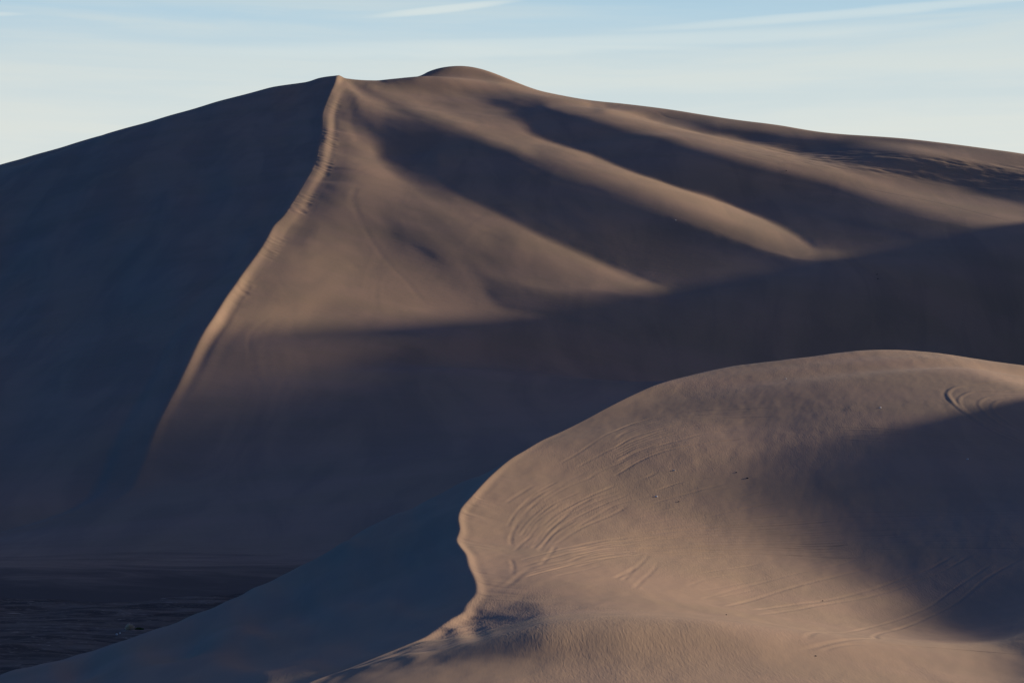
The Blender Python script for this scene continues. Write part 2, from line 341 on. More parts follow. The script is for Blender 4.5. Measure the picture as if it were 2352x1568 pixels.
SIDE_F = [(175, 225, 45), (175, 248, 45.5), (175, 264, 45), (175, 300, 41.6), (175, 332, 41.8), (175, 344, 44.6), (175, 363, 49), (175, 375, 53), (175, 383, 56.4), (175, 390, 58.8), (175, 402, 61.5), (175, 408, 60), (175, 414, 54), (175, 421, 45), (175, 430, 38)]
EDGE_M = [(-200, 790), (450, 790), (700, 752), (900, 738), (1100, 712), (1300, 745), (1510, 790), (1870, 800), (2352, 780), (3000, 800)]
# ---- the great dune ----
crest_uv = [(775,175),(769,192),(760,212),(748,240),(741,262),(740,285),(738,308),(732,335),(724,372),(714,395),(700,418),(684,445),(667,472),(650,497),(632,515),(616,543),(600,570),(580,598),(560,625),(540,654),(520,682),(505,706),(490,730),(475,752),(460,778),(447,804),(435,830),(421,858),(408,885),(394,910),(381,935),(367,963),(355,990),(344,1020),(335,1050),(326,1072),(318,1092),(305,1120)]
def cY(v): return 228.4/(.384-(950-v)/FPX)
cm = np.array([unproj(u, v, cY(v)) for u, v in crest_uv])
ext = np.array([(-134, 498, 2.5), (-175, 440, -1), (-215, 370, -9)]); back = np.array([(-97, 1180, 226), (-92, 1300, 200), (-90, 1450, 150)])
cm = np.vstack([back[::-1], cm, ext])
xc_m = lambda y: pchip(cm[:, 1], cm[:, 0], y)
zc_m = lambda y: pchip(cm[:, 1], cm[:, 2], y)
y_m = np.arange(372, 1452, 3.0)
sky_m = [(775,175),(835,189),(900,182),(985,160),(1040,153),(1080,152),(1100,155),(1150,171),(1250,208),(1350,228),(1500,245),(1700,275),(1800,288),(1900,304),(2060,316),(2200,331),(2352,352),(2600,388),(2900,436)]
def dep(u): return float(np.interp(u, [775, 835, 950, 1080, 1250, 1500, 1900, 2900], [1103, 1122, 1165, 1200, 1185, 1150, 1100, 1035]))
pts = [tuple(p) for p in cm[::2]]
for u, v in sky_m[1:]:
    X, Y, Z = unproj(u, v, dep(u)); pts.append((X, Y, Z))
    pts.append((X*1.02, Y+60, Z-10)); pts.append((X*1.06, Y+220, Z-90))
for u, v, Y in [(2352,845,850),(2700,880,850),(1900,850,765),(1500,885,660),(1100,1050,545),(1000,1150,495),(700,1240,470),(300,1262,458),(0,1310,428),(500,1300,440),(1000,1300,440)]: pts.append(unproj(u, v, Y))
for x in (-150, -60, 40, 140, 260, 400): pts.append((x, 372, -12)); 
pts += [(430, 800, 75), (430, 900, 135), (120, 450, 8), (250, 450, 18)]
tm = TPS(pts, .0002)
x_m = np.arange(0, 560, 3.0)
Xg, Yg = xc_m(y_m)[:, None]+x_m[None], np.repeat(y_m[:, None], len(x_m), 1)
z0 = tm(Xg, Yg); z0 += (zc_m(y_m)-z0[:, 0])[:, None]*np.exp(-x_m/25)[None]
fm = fill(MAIN); ff = fill(FORE)
fg_sky = [(-60,1565),(0,1545),(300,1460),(600,1335),(830,1210),(1170,1055),(1340,965),(1500,885),(1700,835),(2020,803),(2352,838),(2500,860)]
skxm = np.array([unproj(u, v, dep(u)) for u, v in sky_m])
def dep_x(x): return np.interp(x, skxm[:, 0], skxm[:, 1])
def T_main(z, sl):
    Xs, Ys = Xg[sl], Yg[sl]; u, v = proj(Xs, Ys, z); R = sample(fm, u, v); T = np.where(R > R0, want(R)*1.12, (R-R0)*.004); lo = sstep((v-pchip(*zip(*EDGE_M), u)-20)/60); T = T*(1-lo) + lo*(R-38)*.006
    w = sstep((Ys-440)/60)*sstep((dep_x(Xs)+60-Ys)/40)*sstep((2900-u)/250)*sstep((pchip(*zip(*fg_sky), u)+70-v)/50)
    w = w*(1-.7*sstep((50-R)/10)*sstep((v-pchip(*zip(*EDGE_M), u)+10)/100))
    w = w*(1+4*sstep((46-R)/8)*sstep((pchip(*zip(*EDGE_M), u)-v)/20))
    return T, w+1e-3
fixm = np.zeros_like(z0); fixm[:, 0] = 1; fixm[0] = fixm[-1] = 1
xcp = np.gradient(xc_m(y_m), y_m)
sk = np.exp(-x_m/20)[None]
rampm = sstep((Yg-850)/300)*(1-sk)
u_, v_ = proj(Xg, Yg, z0)
wrm = np.full_like(z0, WM) + 3e-4*sstep((v_-pchip(*zip(*EDGE_M), u_)-60)/80) + 2e-2*sstep((Yg-dep_x(Xg)+15)/30) + 1e-4*sstep((500-Yg)/50)
for it in range(5):
    dz = relief(z0, x_m, y_m, xc_m, T_main, fixm, wrm, .45)
    zz, err = skyfix(Xg, Yg, z0+dz, sky_m, rampm, 1)
    if it < 4: z0 = z0 + (zz-z0-dz)*.8
zz = z0+dz
zR = zz
print('great dune skyline error', err, 'relief', dz.min(), dz.max())
# left, shaded flank
skl = [(-260,445),(-100,402),(0,375),(100,346),(235,306),(370,268),(520,225),(640,196),(700,186),(735,178),(755,174),(775,175)]
pts = [tuple(p) for p in cm[::2]]
for u, v in skl[:-1]:
    Y = np.interp(u, [-260, 0, 400, 775], [1230, 1220, 1180, 1108]); X, Y, Z = unproj(u, v, Y); pts += [(X, Y, Z), (X, Y+60, Z-22), (X, Y+220, Z-120)]
pts += [(-215, 530, -4), (-300, 640, 15), (-420, 900, 76), (-520, 640, -15), (-300, 450, -8), (-520, 420, -12), (-640, 1100, 100)]
tl = TPS(pts, .0002); xl = np.arange(-420, 1, 3.0)
Xl, Yl = xc_m(y_m)[:, None]+xl[None], np.repeat(y_m[:, None], len(xl), 1)
zL = tl(Xl, Yl); zL += (zc_m(y_m)-zL[:, -1])[:, None]*np.exp(xl/25)[None]
zL += fbm(Xl/60+Yl/300, Yl/240-Xl/500, 3, 5)*2.6*(1-np.exp(xl/40))[None]*sstep((Yl-520)/100)
Tl = lit_now(zL, 3., np.gradient(xc_m(y_m), y_m))
zL += relief(zL, xl, y_m, xc_m, lambda z, sl: (np.minimum(Tl, -.05)[sl], sstep((1190-Yl[sl])/60)+1e-3), np.repeat((xl > -20)[None]*1., len(y_m), 0), np.full_like(zL, 5e-5), 4.)
zL, err = skyfix(Xl, Yl, zL, skl, sstep((Yl-850)/300)*(1-np.exp(xl/20)))
print('left skyline error', err)

def link(name, me, mats, kind='structure', parent=None):
    o = bpy.data.objects.new(name, me); S.collection.objects.link(o)
    for m in (mats if isinstance(mats, list) else [mats]): me.materials.append(m)
    if kind: o['kind'] = kind
    if parent: o.parent = parent
    return o
def grid_mesh(name, X, Y, Z):
    ny, nx = X.shape; me = bpy.data.meshes.new(name)
    co = np.stack([X, Y, Z], -1).reshape(-1, 3).astype(np.float32)
    i = (np.arange(ny-1)[:, None]*nx+np.arange(nx-1)[None]).ravel(); f = np.stack([i, i+1, i+nx+1, i+nx], 1).astype(np.int32)
    me.vertices.add(len(co)); me.vertices.foreach_set('co', co.ravel()); me.loops.add(f.size); me.loops.foreach_set('vertex_index', f.ravel())
    me.polygons.add(len(f)); me.polygons.foreach_set('loop_start', np.arange(0, f.size, 4, dtype=np.int32))
    me.polygons.foreach_set('use_smooth', np.ones(len(f), bool)); me.update(); me.validate(); return me

def segs(*s):
    out = [s[0][0]]
    for a, b, st in s:
        n = max(1, int(round((b-a)/st))); out += list(np.linspace(a, b, n+1)[1:])
    return np.array(out)
def in_view(X, Y, Z):
    """which ground points the camera sees past nearer ground"""
    u, v = proj(X, Y, Z); k = np.clip((u/6).astype(int)+40, 0, 520); top = np.full(521, 1e9); vis = np.zeros(X.shape, bool)
    for j in range(X.shape[0]): vis[j] = v[j] < top[k[j]]+1.5; np.minimum.at(top, k[j], v[j])
    return u, v, vis
def locate(G, pts, slack=14):
    """ground points that lie under given points of the picture"""
    X, Y, Z, u, v, o, us = G; out = []
    for p in pts:
        a, b = np.searchsorted(us, [p[0]-slack, p[0]+slack]); k = o[a:b]
        if len(k) == 0: continue
        q = k[np.argmin((u[k]-p[0])**2+(v[k]-p[1])**2)]
        if abs(v[q]-p[1]) < 8: out.append((X[q], Y[q], Z[q]))
    return out
def lookup(X, Y, Z):
    u, v, vis = in_view(X, Y, Z); m = vis.ravel(); u, v = u.ravel()[m], v.ravel()[m]; o = np.argsort(u)
    return X.ravel()[m], Y.ravel()[m], Z.ravel()[m], u, v, o, u[o]

# ---- fine grid of the great dune ----
xlf_m = None
yf = segs((372, 520, 2.0), (520, 640, 1.4), (640, 1095, .8), (1095, 1230, 1.4), (1230, 1449, 4)); xr = segs((0, 18, .6), (18, 440, 1.4), (440, 900, 6)); xlf = segs((-420, -240, 6), (-240, -20, 3), (-20, 0, 1.0))
xlf_m, xr_m = xlf, xr
ZRf = upsample(zR, x_m, y_m, xr, yf); ZLf = upsample(zL, xl, y_m, xlf, yf)
XF = xc_m(yf)[:, None]+np.concatenate([xlf[:-1], xr])[None]; YF = np.repeat(yf[:, None], XF.shape[1], 1)
ZF = np.hstack([ZLf[:, :-1], ZRf]); ZF -= .25*np.maximum(XF-440, 0)
ZF = smax(ZF, hump(XF, YF, SIDE_M, .75), 2.)
xp = np.concatenate([xlf[:-1], xr])[None]
R_ = (xp > 0)
# the brink's steep windward lip, with a gentler bench below it
lipw = np.interp(YF, [560, 700, 900, 1000, 1090], [3.5, 5.5, 8, 8, 5]); t_ = xp/lipw
lipw = lipw*.8; t_ = xp/lipw
ZF -= R_*(.01+.06*sstep(vnoise(YF/24, YF*0+9, 37)*1.2+.5))*lipw*np.where(t_ < 1, t_, np.maximum(0, (3.6-t_)/2.6)*sstep((3.6-t_)/1.2))*sstep((YF-600)/110)*sstep((1095-YF)/30)
# wind-cut flutes along the brink, soft drift streaks below it
al = YF*1.0; br = sstep((YF-690)/40)*sstep((1090-YF)/40)
fl = (.5-np.abs(vnoise(al/3.4+xp*.10, xp/9, 31)))*.6+vnoise(al/1.9+xp*.15, xp/6, 33)*.4
gate = sstep((vnoise(al/31, xp*0+3, 35)+.45)/.7)
ZF += R_*fl*.27*gate*br*sstep(xp/1.5)*sstep((1.5*lipw-xp)/2)
ZF += R_*fbm(XF/26+YF/40, YF/70-XF/60, 3, 41)*.12*sstep(xp/15)*sstep((170-xp)/60)*sstep((YF-720)/80)*sstep((1180-YF)/60)
# churned, rippled ground high on the right
uu, vv_ = proj(XF, YF, ZF)
rough = R_*sstep((YF-930)/60)*sstep((XF-90)/90)*sstep((vv_-(150+.095*uu))/20)*sstep(((175+.118*uu)-vv_)/25)
ZF += rough*(fbm(XF/14+YF/9, YF/6-XF/30, 4, 51, .6)*.28)
# ---- the foreground dune ----
cf = [(432,1824,118),(710,1568,150),(800,1535,162),(870,1506,172),(935,1480,182),(985,1458,190),(1005,1444,194),(1040,1420,200),(1066,1404,204),(1072,1390,207),(1094,1361,214),(1095,1345,218),(1088,1322,224),(1078,1300,231),(1070,1272,240),(1055,1252,248),(1049,1240,253),(1056,1215,260),(1053,1188,267),(1058,1170,272),(1085,1137,281),(1102,1118,286),(1135,1085,296),(1175,1052,306),(1205,1034,313),(1240,1013,321),(1290,990,331),(1340,965,340),(1390,938,348),(1450,908,358),(1500,886,366),(1580,863,378),(1650,847,387),(1700,838.5,393)]
cfp = np.array([unproj(*p) for p in cf])
cfp = np.vstack([[[-27, 80, 7]], cfp, [[58, 415, 40], [76, 450, 24], [92, 490, 8], [105, 530, -6]]])
xc_f = lambda y: pchip(cfp[:, 1], cfp[:, 0], y)
zc_f = lambda y: pchip(cfp[:, 1], cfp[:, 2], y)
y_f = np.arange(84, 530, 1.0); x_f = np.arange(0, 200, 1.0)
sky_f = [(1700,838.5),(1740,832),(1850,819),(1940,807),(2030,803),(2100,805),(2200,815),(2270,826),(2352,838),(2460,852),(2600,880)]
def depf(u): return float(np.interp(u, [1175, 1340, 1500, 1700, 2030, 2352, 2600], [306, 340, 366, 393, 418, 430, 434]))
skx = np.array([unproj(u, v, depf(u)) for u, v in [(1175,1052),(1340,965),(1500,886),(1600,857)]+sky_f])
def depf_x(x): return np.interp(x, skx[:, 0], skx[:, 1])
pts = [tuple(p) for p in cfp[::2]]
for u, v in sky_f[1:]:
    X, Y, Z = unproj(u, v, depf(u)); pts += [(X, Y, Z), (X, Y+22, Z-6), (X, Y+60, Z-30), (X, Y+95, Z-52)]
for u, v, Y in [(900,1568,146),(1200,1568,168),(1500,1568,195),(1900,1568,222),(2352,1568,245),(2650,1568,260),(1300,1330,232),(1700,1330,262),(1500,1120,290),(2352,1150,345),(1900,1100,318)]: pts.append(unproj(u, v, Y))
pts += [(-5, 84, 5), (40, 84, 1), (90, 84, 0), (190, 84, 0), (190, 300, 25), (190, 440, 42)]
tf = TPS(pts, .002, 50)
Xg, Yg = xc_f(y_f)[:, None]+x_f[None], np.repeat(y_f[:, None], len(x_f), 1)
z0 = tf(Xg, Yg); z0 += (zc_f(y_f)-z0[:, 0])[:, None]*np.exp(-x_f/8)[None]
EDGE_FT = [(1700, 1060), (1760, 1045), (1790, 1010), (1860, 980), (1950, 990), (2090, 1015), (2170, 1040), (2250, 1062), (2352, 1092), (2700, 1160)]
EDGE_FB = [(1700, 1040), (1760, 1050), (1800, 1110), (1850, 1140), (1910, 1185), (1970, 1240), (2050, 1320), (2120, 1370), (2250, 1480), (2340, 1545), (2700, 1800)]
def T_fore(z, sl):
    Xs, Ys = Xg[sl], Yg[sl]; u, v = proj(Xs, Ys, z); R = sample(ff, u, v); T = np.where(R > R0, want(R)*.84, (R-R0)*.0015); T = np.minimum(T, .30-.04*sstep((v-1380)/150))
    w = sstep((Ys-96)/12)*sstep((depf_x(Xs)+22-Ys)/14)*sstep((2600-u)/80)*(1-.0*sstep((60-R)/12)*sstep((v-pchip(*zip(*EDGE_FT), u)-4)/12)*sstep((pchip(*zip(*EDGE_FB), u)-4-v)/12))
    w = w*(1+5*sstep((80-R)/20)*sstep((v-1360)/30)*sstep((1600-u)/100))
    return T, w+1e-3
fixf = np.zeros_like(z0); fixf[:, 0] = 1; fixf[0] = fixf[-1] = 1
xcp = np.gradient(xc_f(y_f), y_f); rampf = sstep((Yg-200)/150)*(1-np.exp(-x_f/3)[None])
wrf = np.full_like(z0, WF) + 5e-2*sstep((Yg-depf_x(Xg)+8)/10) + 1e-3*sstep((100-Yg)/12)
for it in range(6):
    dz = relief(z0, x_f, y_f, xc_f, T_fore, fixf, wrf, .08)
    zz, err = skyfix(Xg, Yg, z0+dz, sky_f, rampf, 1)
    if it < 5: z0 = z0+(zz-z0-dz)*.8
zz = z0+dz
zR = zz
print('foreground skyline error', err, 'relief', dz.min(), dz.max())
spur = [(-150,1600),(0,1545),(150,1508),(300,1460),(450,1405),(600,1337),(720,1277),(830,1212),(950,1158),(1060,1103),(1168,1056)]
pts = [tuple(p) for p in cfp[::2]]
for u, v in spur[:-1]:
    Y = np.interp(u, [-150, 0, 300, 600, 830, 1168], [270, 276, 290, 303, 308, 307]); X, Y, Z = unproj(u, v, Y); pts += [(X, Y, Z), (X*1.03, Y+14, Z-5), (X*1.1, Y+50, -12)]
for u, v, Y in [(300,1568,222),(560,1568,196),(0,1600,240),(600,1450,244),(850,1350,252)]: pts.append(unproj(u, v, Y))
pts += [(-60, 150, 0), (-90, 190, -5), (-60, 84, -2), (-120, 84, -8), (-130, 250, -10), (-130, 350, -14), (-40, 400, -12), (-5, 440, -10), (0, 520, -14), (25, 405, 14), (20, 440, 0), (0, 370, 12)]
tl = TPS(pts, .001, 50); xl = np.arange(-130, .5, 1.0)
Xl, Yl = xc_f(y_f)[:, None]+xl[None], np.repeat(y_f[:, None], len(xl), 1)
zL = tl(Xl, Yl); zL += (zc_f(y_f)-zL[:, -1])[:, None]*np.exp(xl/8)[None]
zL += fbm(Xl/13+Yl/60, Yl/60-Xl/90, 3, 15)*1.3*(1-np.exp(xl/10))[None]
zL, err = skyfix(Xl, Yl, zL, spur, sstep((Yl-235)/60)*(1-np.exp(-(xl/6)**2)))
print('spur error', err)
yf2 = segs((84, 136, 1.0), (136, 250, .2), (250, 440, .26), (440, 529, 2)); xr = segs((0, 112, .2), (112, 300, 2)); xlf = segs((-130, -90, 2), (-90, -10, .8), (-10, 0, .3))
ZRf = upsample(zR, x_f, y_f, xr, yf2); ZLf = upsample(zL, xl, y_f, xlf, yf2)
xp = np.concatenate([xlf[:-1], xr])[None]
XG = xc_f(yf2)[:, None]+xp; YG = np.repeat(yf2[:, None], XG.shape[1], 1); ZG = np.hstack([ZLf[:, :-1], ZRf]); RG = xp > 0
ZG -= .2*np.maximum(XG-190, 0)
ZG = smax(ZG, hump(XG, YG, SIDE_F, .75), .6)
# ---- wheel tracks pressed into the sand ----
def along(P, step):
    P = np.array(P, float); s = np.concatenate([[0], np.cumsum(np.hypot(*np.diff(P[:, :2], axis=0).T))]); k = np.concatenate([[True], np.diff(s) > .3]); P, s = P[k], s[k]
    if len(P) < 2: return None
    q = np.linspace(0, s[-1], max(4, int(s[-1]/step)))
    return (np.stack([pchip(s, P[:, 0], q), pchip(s, P[:, 1], q)], 1) if len(P) > 2 else np.stack([np.interp(q, s, P[:, 0]), np.interp(q, s, P[:, 1])], 1)), q, s[-1]
def press(G, X, Y, Z, ys, xps, xcf, frame, pts, w, depth, seed=0, berm=.3, mask=None):
    loc = locate(G, zoomed(frame, pts)); depth *= 1.3 if w < .23 else .62
    if len(loc) < 2: return
    r = along(loc, w*.35)
    if r is None: return
    Q, q, L = r; D = np.full(X.shape, 1e3, np.float32); A = np.zeros(X.shape, np.float32); R = 3.2*w
    amp = depth*(.75+.35*vnoise(q/(14*w)+seed*3.3, q*0+.5, 71))*np.minimum(1, np.minimum(q, L-q)/(10*w)+.1)
    for (x, y), a in zip(Q, amp):
        j0, j1 = np.searchsorted(ys, [y-R, y+R]); 
        if j1 <= j0: continue
        sh = x-xcf(np.array([y]))[0]; i0, i1 = np.searchsorted(xps, [sh-R*1.6, sh+R*1.6])
        if i1 <= i0: continue
        d = np.hypot(X[j0:j1, i0:i1]-x, Y[j0:j1, i0:i1]-y); s = D[j0:j1, i0:i1]; m = d < s; s[m] = d[m]; A[j0:j1, i0:i1][m] = a
    m = D < R; d = D[m]/w
    Z[m] += A[m]*(-np.exp(-d*d)+berm*np.exp(-((d-1.7)/.8)**2))
TR = [
 ('h', .30, .10, [(1620,622),(1350,700),(1100,762),(900,820),(800,850),(640,892)]), ('h', .30, .12, [(1960,590),(1800,680),(1600,750),(1450,802),(1250,850),(1000,887),(800,912)]),
 ('h', .30, .11, [(2050,600),(1850,705),(1650,782),(1450,838),(1200,882),(1000,918),(830,942)]), ('h', .28, .10, [(2180,640),(2050,730),(1900,832),(1750,920),(1650,962),(1500,1006),(1300,1042),(1100,1078)]),
 ('h', .30, .13, [(2330,620),(2150,725),(1980,862),(1850,932),(1700,1000),(1550,1042),(1350,1082),(1200,1112),(1080,1145)]), ('h', .28, .06, [(1420,610),(1250,660),(1100,690),(900,742),(700,792),(500,852)]),
 ('h', .25, .05, [(950,670),(750,702),(560,728),(420,772)]), ('h', .22, .05, [(830,650),(650,676),(500,697)]), ('h', .22, .05, [(1180,1150),(1300,1117),(1500,1110),(1700,1120),(1900,1136),(2100,1150),(2350,1166)]),
 ('e', .26, .07, [(0,1218),(300,1196),(600,1166),(1000,1130),(1250,1110)]), ('e', .26, .06, [(0,1242),(400,1226),(800,1196),(1200,1152)]), ('e', .22, .07, [(0,1262),(500,1252),(1000,1240),(1300,1236)]),
 ('e', .22, .07, [(0,1286),(400,1286),(900,1266),(1350,1242)]), ('e', .22, .06, [(100,1302),(500,1300),(1000,1306),(1400,1320)]), ('e', .22, .05, [(300,1332),(700,1312),(1200,1300)]), ('e', .22, .05, [(0,1275),(600,1272),(1300,1262)]),
 ('e', .22, .05, [(0,1180),(500,1150),(900,1110)]), ('e', .22, .05, [(100,1165),(600,1110),(1000,1075)]), ('e', .25, .05, [(600,1260),(900,1235),(1250,1190)]),
 ('d', .27, .075, [(1370,1305),(1330,1350),(1270,1402),(1220,1452)]), ('d', .27, .075, [(1430,1340),(1390,1400),(1340,1442),(1290,1496)]), ('d', .3, .10, [(1300,1372),(1230,1412),(1170,1442)]),
 ('e', .28, .09, [(500,1086),(700,1046),(870,1012)]), ('e', .24, .07, [(270,1052),(500,1010),(810,950)]), ('e', .26, .09, [(200,1010),(280,990),(400,956),(550,916),(640,892)]), ('e', .2, .05, [(240,932),(400,882),(560,860)]), ('e', .3, .09, [(140,876),(200,850),(255,824)]),
 ('e', .2, .05, [(0,592),(120,545),(300,500),(500,478),(700,470),(900,460)]), ('e', .25, .07, [(0,642),(120,582),(300,532),(500,502),(800,482)]), ('e', .25, .07, [(0,690),(130,622),(350,562),(600,522),(900,512)]), ('e', .35, .10, [(0,782),(150,702),(350,652),(550,602),(690,586)]), ('e', .35, .10, [(0,850),(130,772),(300,702),(550,662),(750,636)]),
 ('d', .25, .06, [(860,782),(950,730),(1060,655),(1150,602),(1300,545)]), ('d', .25, .06, [(950,806),(1050,752),(1150,702),(1300,645)]), ('d', .25, .05, [(1000,880),(1100,820),(1220,770)]),
 ('d', .27, .075, [(585,1250),(585,1200),(610,1140),(650,1085),(700,1030),(760,985)]), ('d', .24, .06, [(715,1142),(735,1122),(765,1098)]), ('d', .27, .075, [(700,1270),(760,1210),(800,1160),(860,1110),(940,1040),(1050,970)]), ('d', .25, .06, [(600,1282),(650,1232),(710,1186)]), ('d', .27, .075, [(750,1362),(790,1320),(840,1250)]),
 ('d', .26, .06, [(580,1320),(590,1362),(590,1422)]), ('d', .4, .08, [(520,1500),(570,1470),(640,1412),(700,1380)]), ('d', .26, .09, [(870,1300),(1000,1272),(1150,1242),(1400,1202)]), ('d', .26, .09, [(900,1342),(1050,1302),(1250,1282),(1500,1270)]), ('d', .26, .08, [(950,1372),(1100,1332),(1300,1292)]),
 ('d', .26, .09, [(830,1242),(1000,1142),(1130,1082),(1240,1026)]), ('d', .26, .07, [(540,1010),(620,960),(720,900)]), ('d', .26, .08, [(620,1045),(700,985),(780,930)]), ('d', .24, .06, [(800,1060),(870,1000)]), ('d', .24, .06, [(900,1180),(1050,1090),(1200,1010),(1400,960)]),
 ('d', .24, .06, [(780,1400),(950,1350),(1150,1300)]), ('d', .24, .06, [(820,1430),(1000,1390),(1100,1360)]),
 ('e', .45, -.13, [(2350,300),(2200,305),(2060,325),(1960,340),(1915,372),(1930,412),(1990,470),(2080,532),(2180,592),(2350,668)]), ('e', .4, -.1, [(2350,345),(2200,362),(2080,366),(1990,396),(1985,442),(2050,502),(2150,562),(2350,650)]), ('e', .4, -.1, [(2350,382),(2200,386),(2110,412),(2092,442),(2120,482),(2200,542),(2350,612)]), ('e', .4, -.1, [(2300,402),(2200,422),(2172,462),(2230,522),(2350,592)]),
 ('e', .25, -.05, [(1250,626),(1400,616),(1700,606)]), ('e', .25, -.05, [(1350,582),(1600,586),(1850,606),(2000,642)]), ('e', .25, -.04, [(1450,636),(1600,630)]), ('e', .25, -.04, [(1900,768),(2000,790),(2200,810),(2350,816)]), ('e', .25, -.04, [(1900,560),(2100,572),(2300,590)]),
 ('e', .25, .04, [(1300,1062),(1800,1052),(2350,1046)]), ('e', .25, .04, [(1400,1200),(1800,1172),(2350,1150)]), ('e', .25, .04, [(1450,1272),(1900,1262),(2350,1272)])]
LF = lookup(XG, YG, ZG)
for n, (fr, w, dp, pts) in enumerate(TR): press(LF, XG, YG, ZG, yf2, xp[0], xc_f, fr, pts, w, dp, n)
def blend(a, b, k): return [(p[0]+(q[0]-p[0])*k, p[1]+(q[1]-p[1])*k) for p, q in zip(a, b)]
rr = random.Random(4)
for fr, a, b, n, w, dp in [('e', [(0,592),(150,532),(350,492),(600,474),(850,470)], [(0,850),(150,762),(350,688),(560,655),(740,640)], 15, .2, .035),
 ('e', [(-250,1225),(0,1190),(450,1150),(800,1122),(1250,1090)], [(-250,1345),(0,1292),(450,1296),(900,1308),(1400,1318)], 20, .2, .05),
 ('e', [(100,1000),(300,960),(500,920),(700,880),(800,870)], [(150,1130),(400,1095),(700,1050),(950,1010),(1050,1000)], 8, .2, .03),
 ('d', [(560,1130),(600,1060),(700,960),(850,870),(1000,800)], [(760,1300),(850,1200),(980,1110),(1150,1030),(1300,980)], 14, .2, .045),
 ('d', [(620,1330),(760,1290),(900,1255),(1100,1215),(1300,1190)], [(680,1440),(820,1400),(950,1370),(1150,1335),(1350,1310)], 12, .22, .05),
 ('h', [(500,640),(800,618),(1000,600),(1200,575),(1400,560)], [(500,860),(800,800),(1100,730),(1400,650),(1600,600)], 6, .2, .03),
 ('e', [(1250,560),(1450,565),(1700,575),(1950,600),(2300,640)], [(1300,640),(1500,650),(1750,680),(2000,720),(2340,790)], 12, .22, -.035),
 ('e', [(1250,1040),(1500,1035),(1800,1030),(2100,1025),(2350,1020)], [(1400,1290),(1600,1285),(1800,1280),(2100,1280),(2350,1285)], 12, .22, .03)]:
    for i in range(n):
        k = (i+rr.uniform(.1, .9))/n; P = blend(a, b, k); s0, s1 = rr.choice([(0, 5), (0, 4), (1, 5), (0, 5), (0, 3), (2, 5)]); j = rr.uniform(-6, 6)
        press(LF, XG, YG, ZG, yf2, xp[0], xc_f, fr, [(p[0]+rr.uniform(-8, 8), p[1]+j+rr.uniform(-3, 3)) for p in P[s0:s1]], w*rr.uniform(.8, 1.3), dp*rr.uniform(.5, 1.3), i)
# soft flutes along the brink
along_b = YG; fl = vnoise(along_b/1.5+xp*.35, xp/6, 81)*.6+vnoise(along_b/.7+xp*.5, xp/4, 83)*.35
ZG += RG*fl*.06*sstep(xp/.8)*sstep((7-xp)/5)*sstep(vnoise(YG/9, xp*0, 85)+.6)*sstep((YG-190)/8)*sstep((300-YG)/15)
ZG += RG*vnoise(YG/5+xp*.3, xp/8+YG/40, 87)*.13*sstep(xp/1.5)*sstep((11-xp)/6)*sstep((YG-146)/8)*sstep((212-YG)/8)
ZG += RG*(fbm(XG/2.6-YG/9, YG/7+XG/40, 3, 91)*.028)*sstep(xp/2)
# long streaks and tracks on the great dune
LM = lookup(XF, YF, ZF)
xpm = np.concatenate([xlf_m[:-1], xr_m])
for n, (fr, w, dp, pts) in enumerate([('a', 1.3, .15, [(1352,815),(1328,870),(1325,930),(1345,992),(1372,1045)]), ('a', 1.0, .16, [(1372,1045),(1430,1150),(1520,1270),(1650,1402),(1740,1520)]),
 ('c', .9, .07, [(1100,392),(1030,442),(975,492),(955,562),(970,652),(1000,762),(1050,852)]), ('c', .9, .07, [(1110,430),(1075,502),(1055,582),(1060,702),(1075,760)]), ('c', .9, .07, [(1220,380),(1212,470),(1205,562),(1212,682),(1250,792),(1290,882)]), ('c', .9, .07, [(1195,702),(1160,782),(1140,872)]),
 ('b', 1.2, .22, [(540,290),(600,275),(680,290)]), ('b', 1.2, .22, [(730,310),(790,340),(850,350)]), ('b', 1.0, .2, [(1640,650),(1900,702),(2150,762),(2350,812)]), ('b', 1.0, .14, [(600,375),(900,440),(1100,490)])]):
    press(LM, XF, YF, ZF, yf, xpm, xc_m, fr, pts, w, dp, n+50)
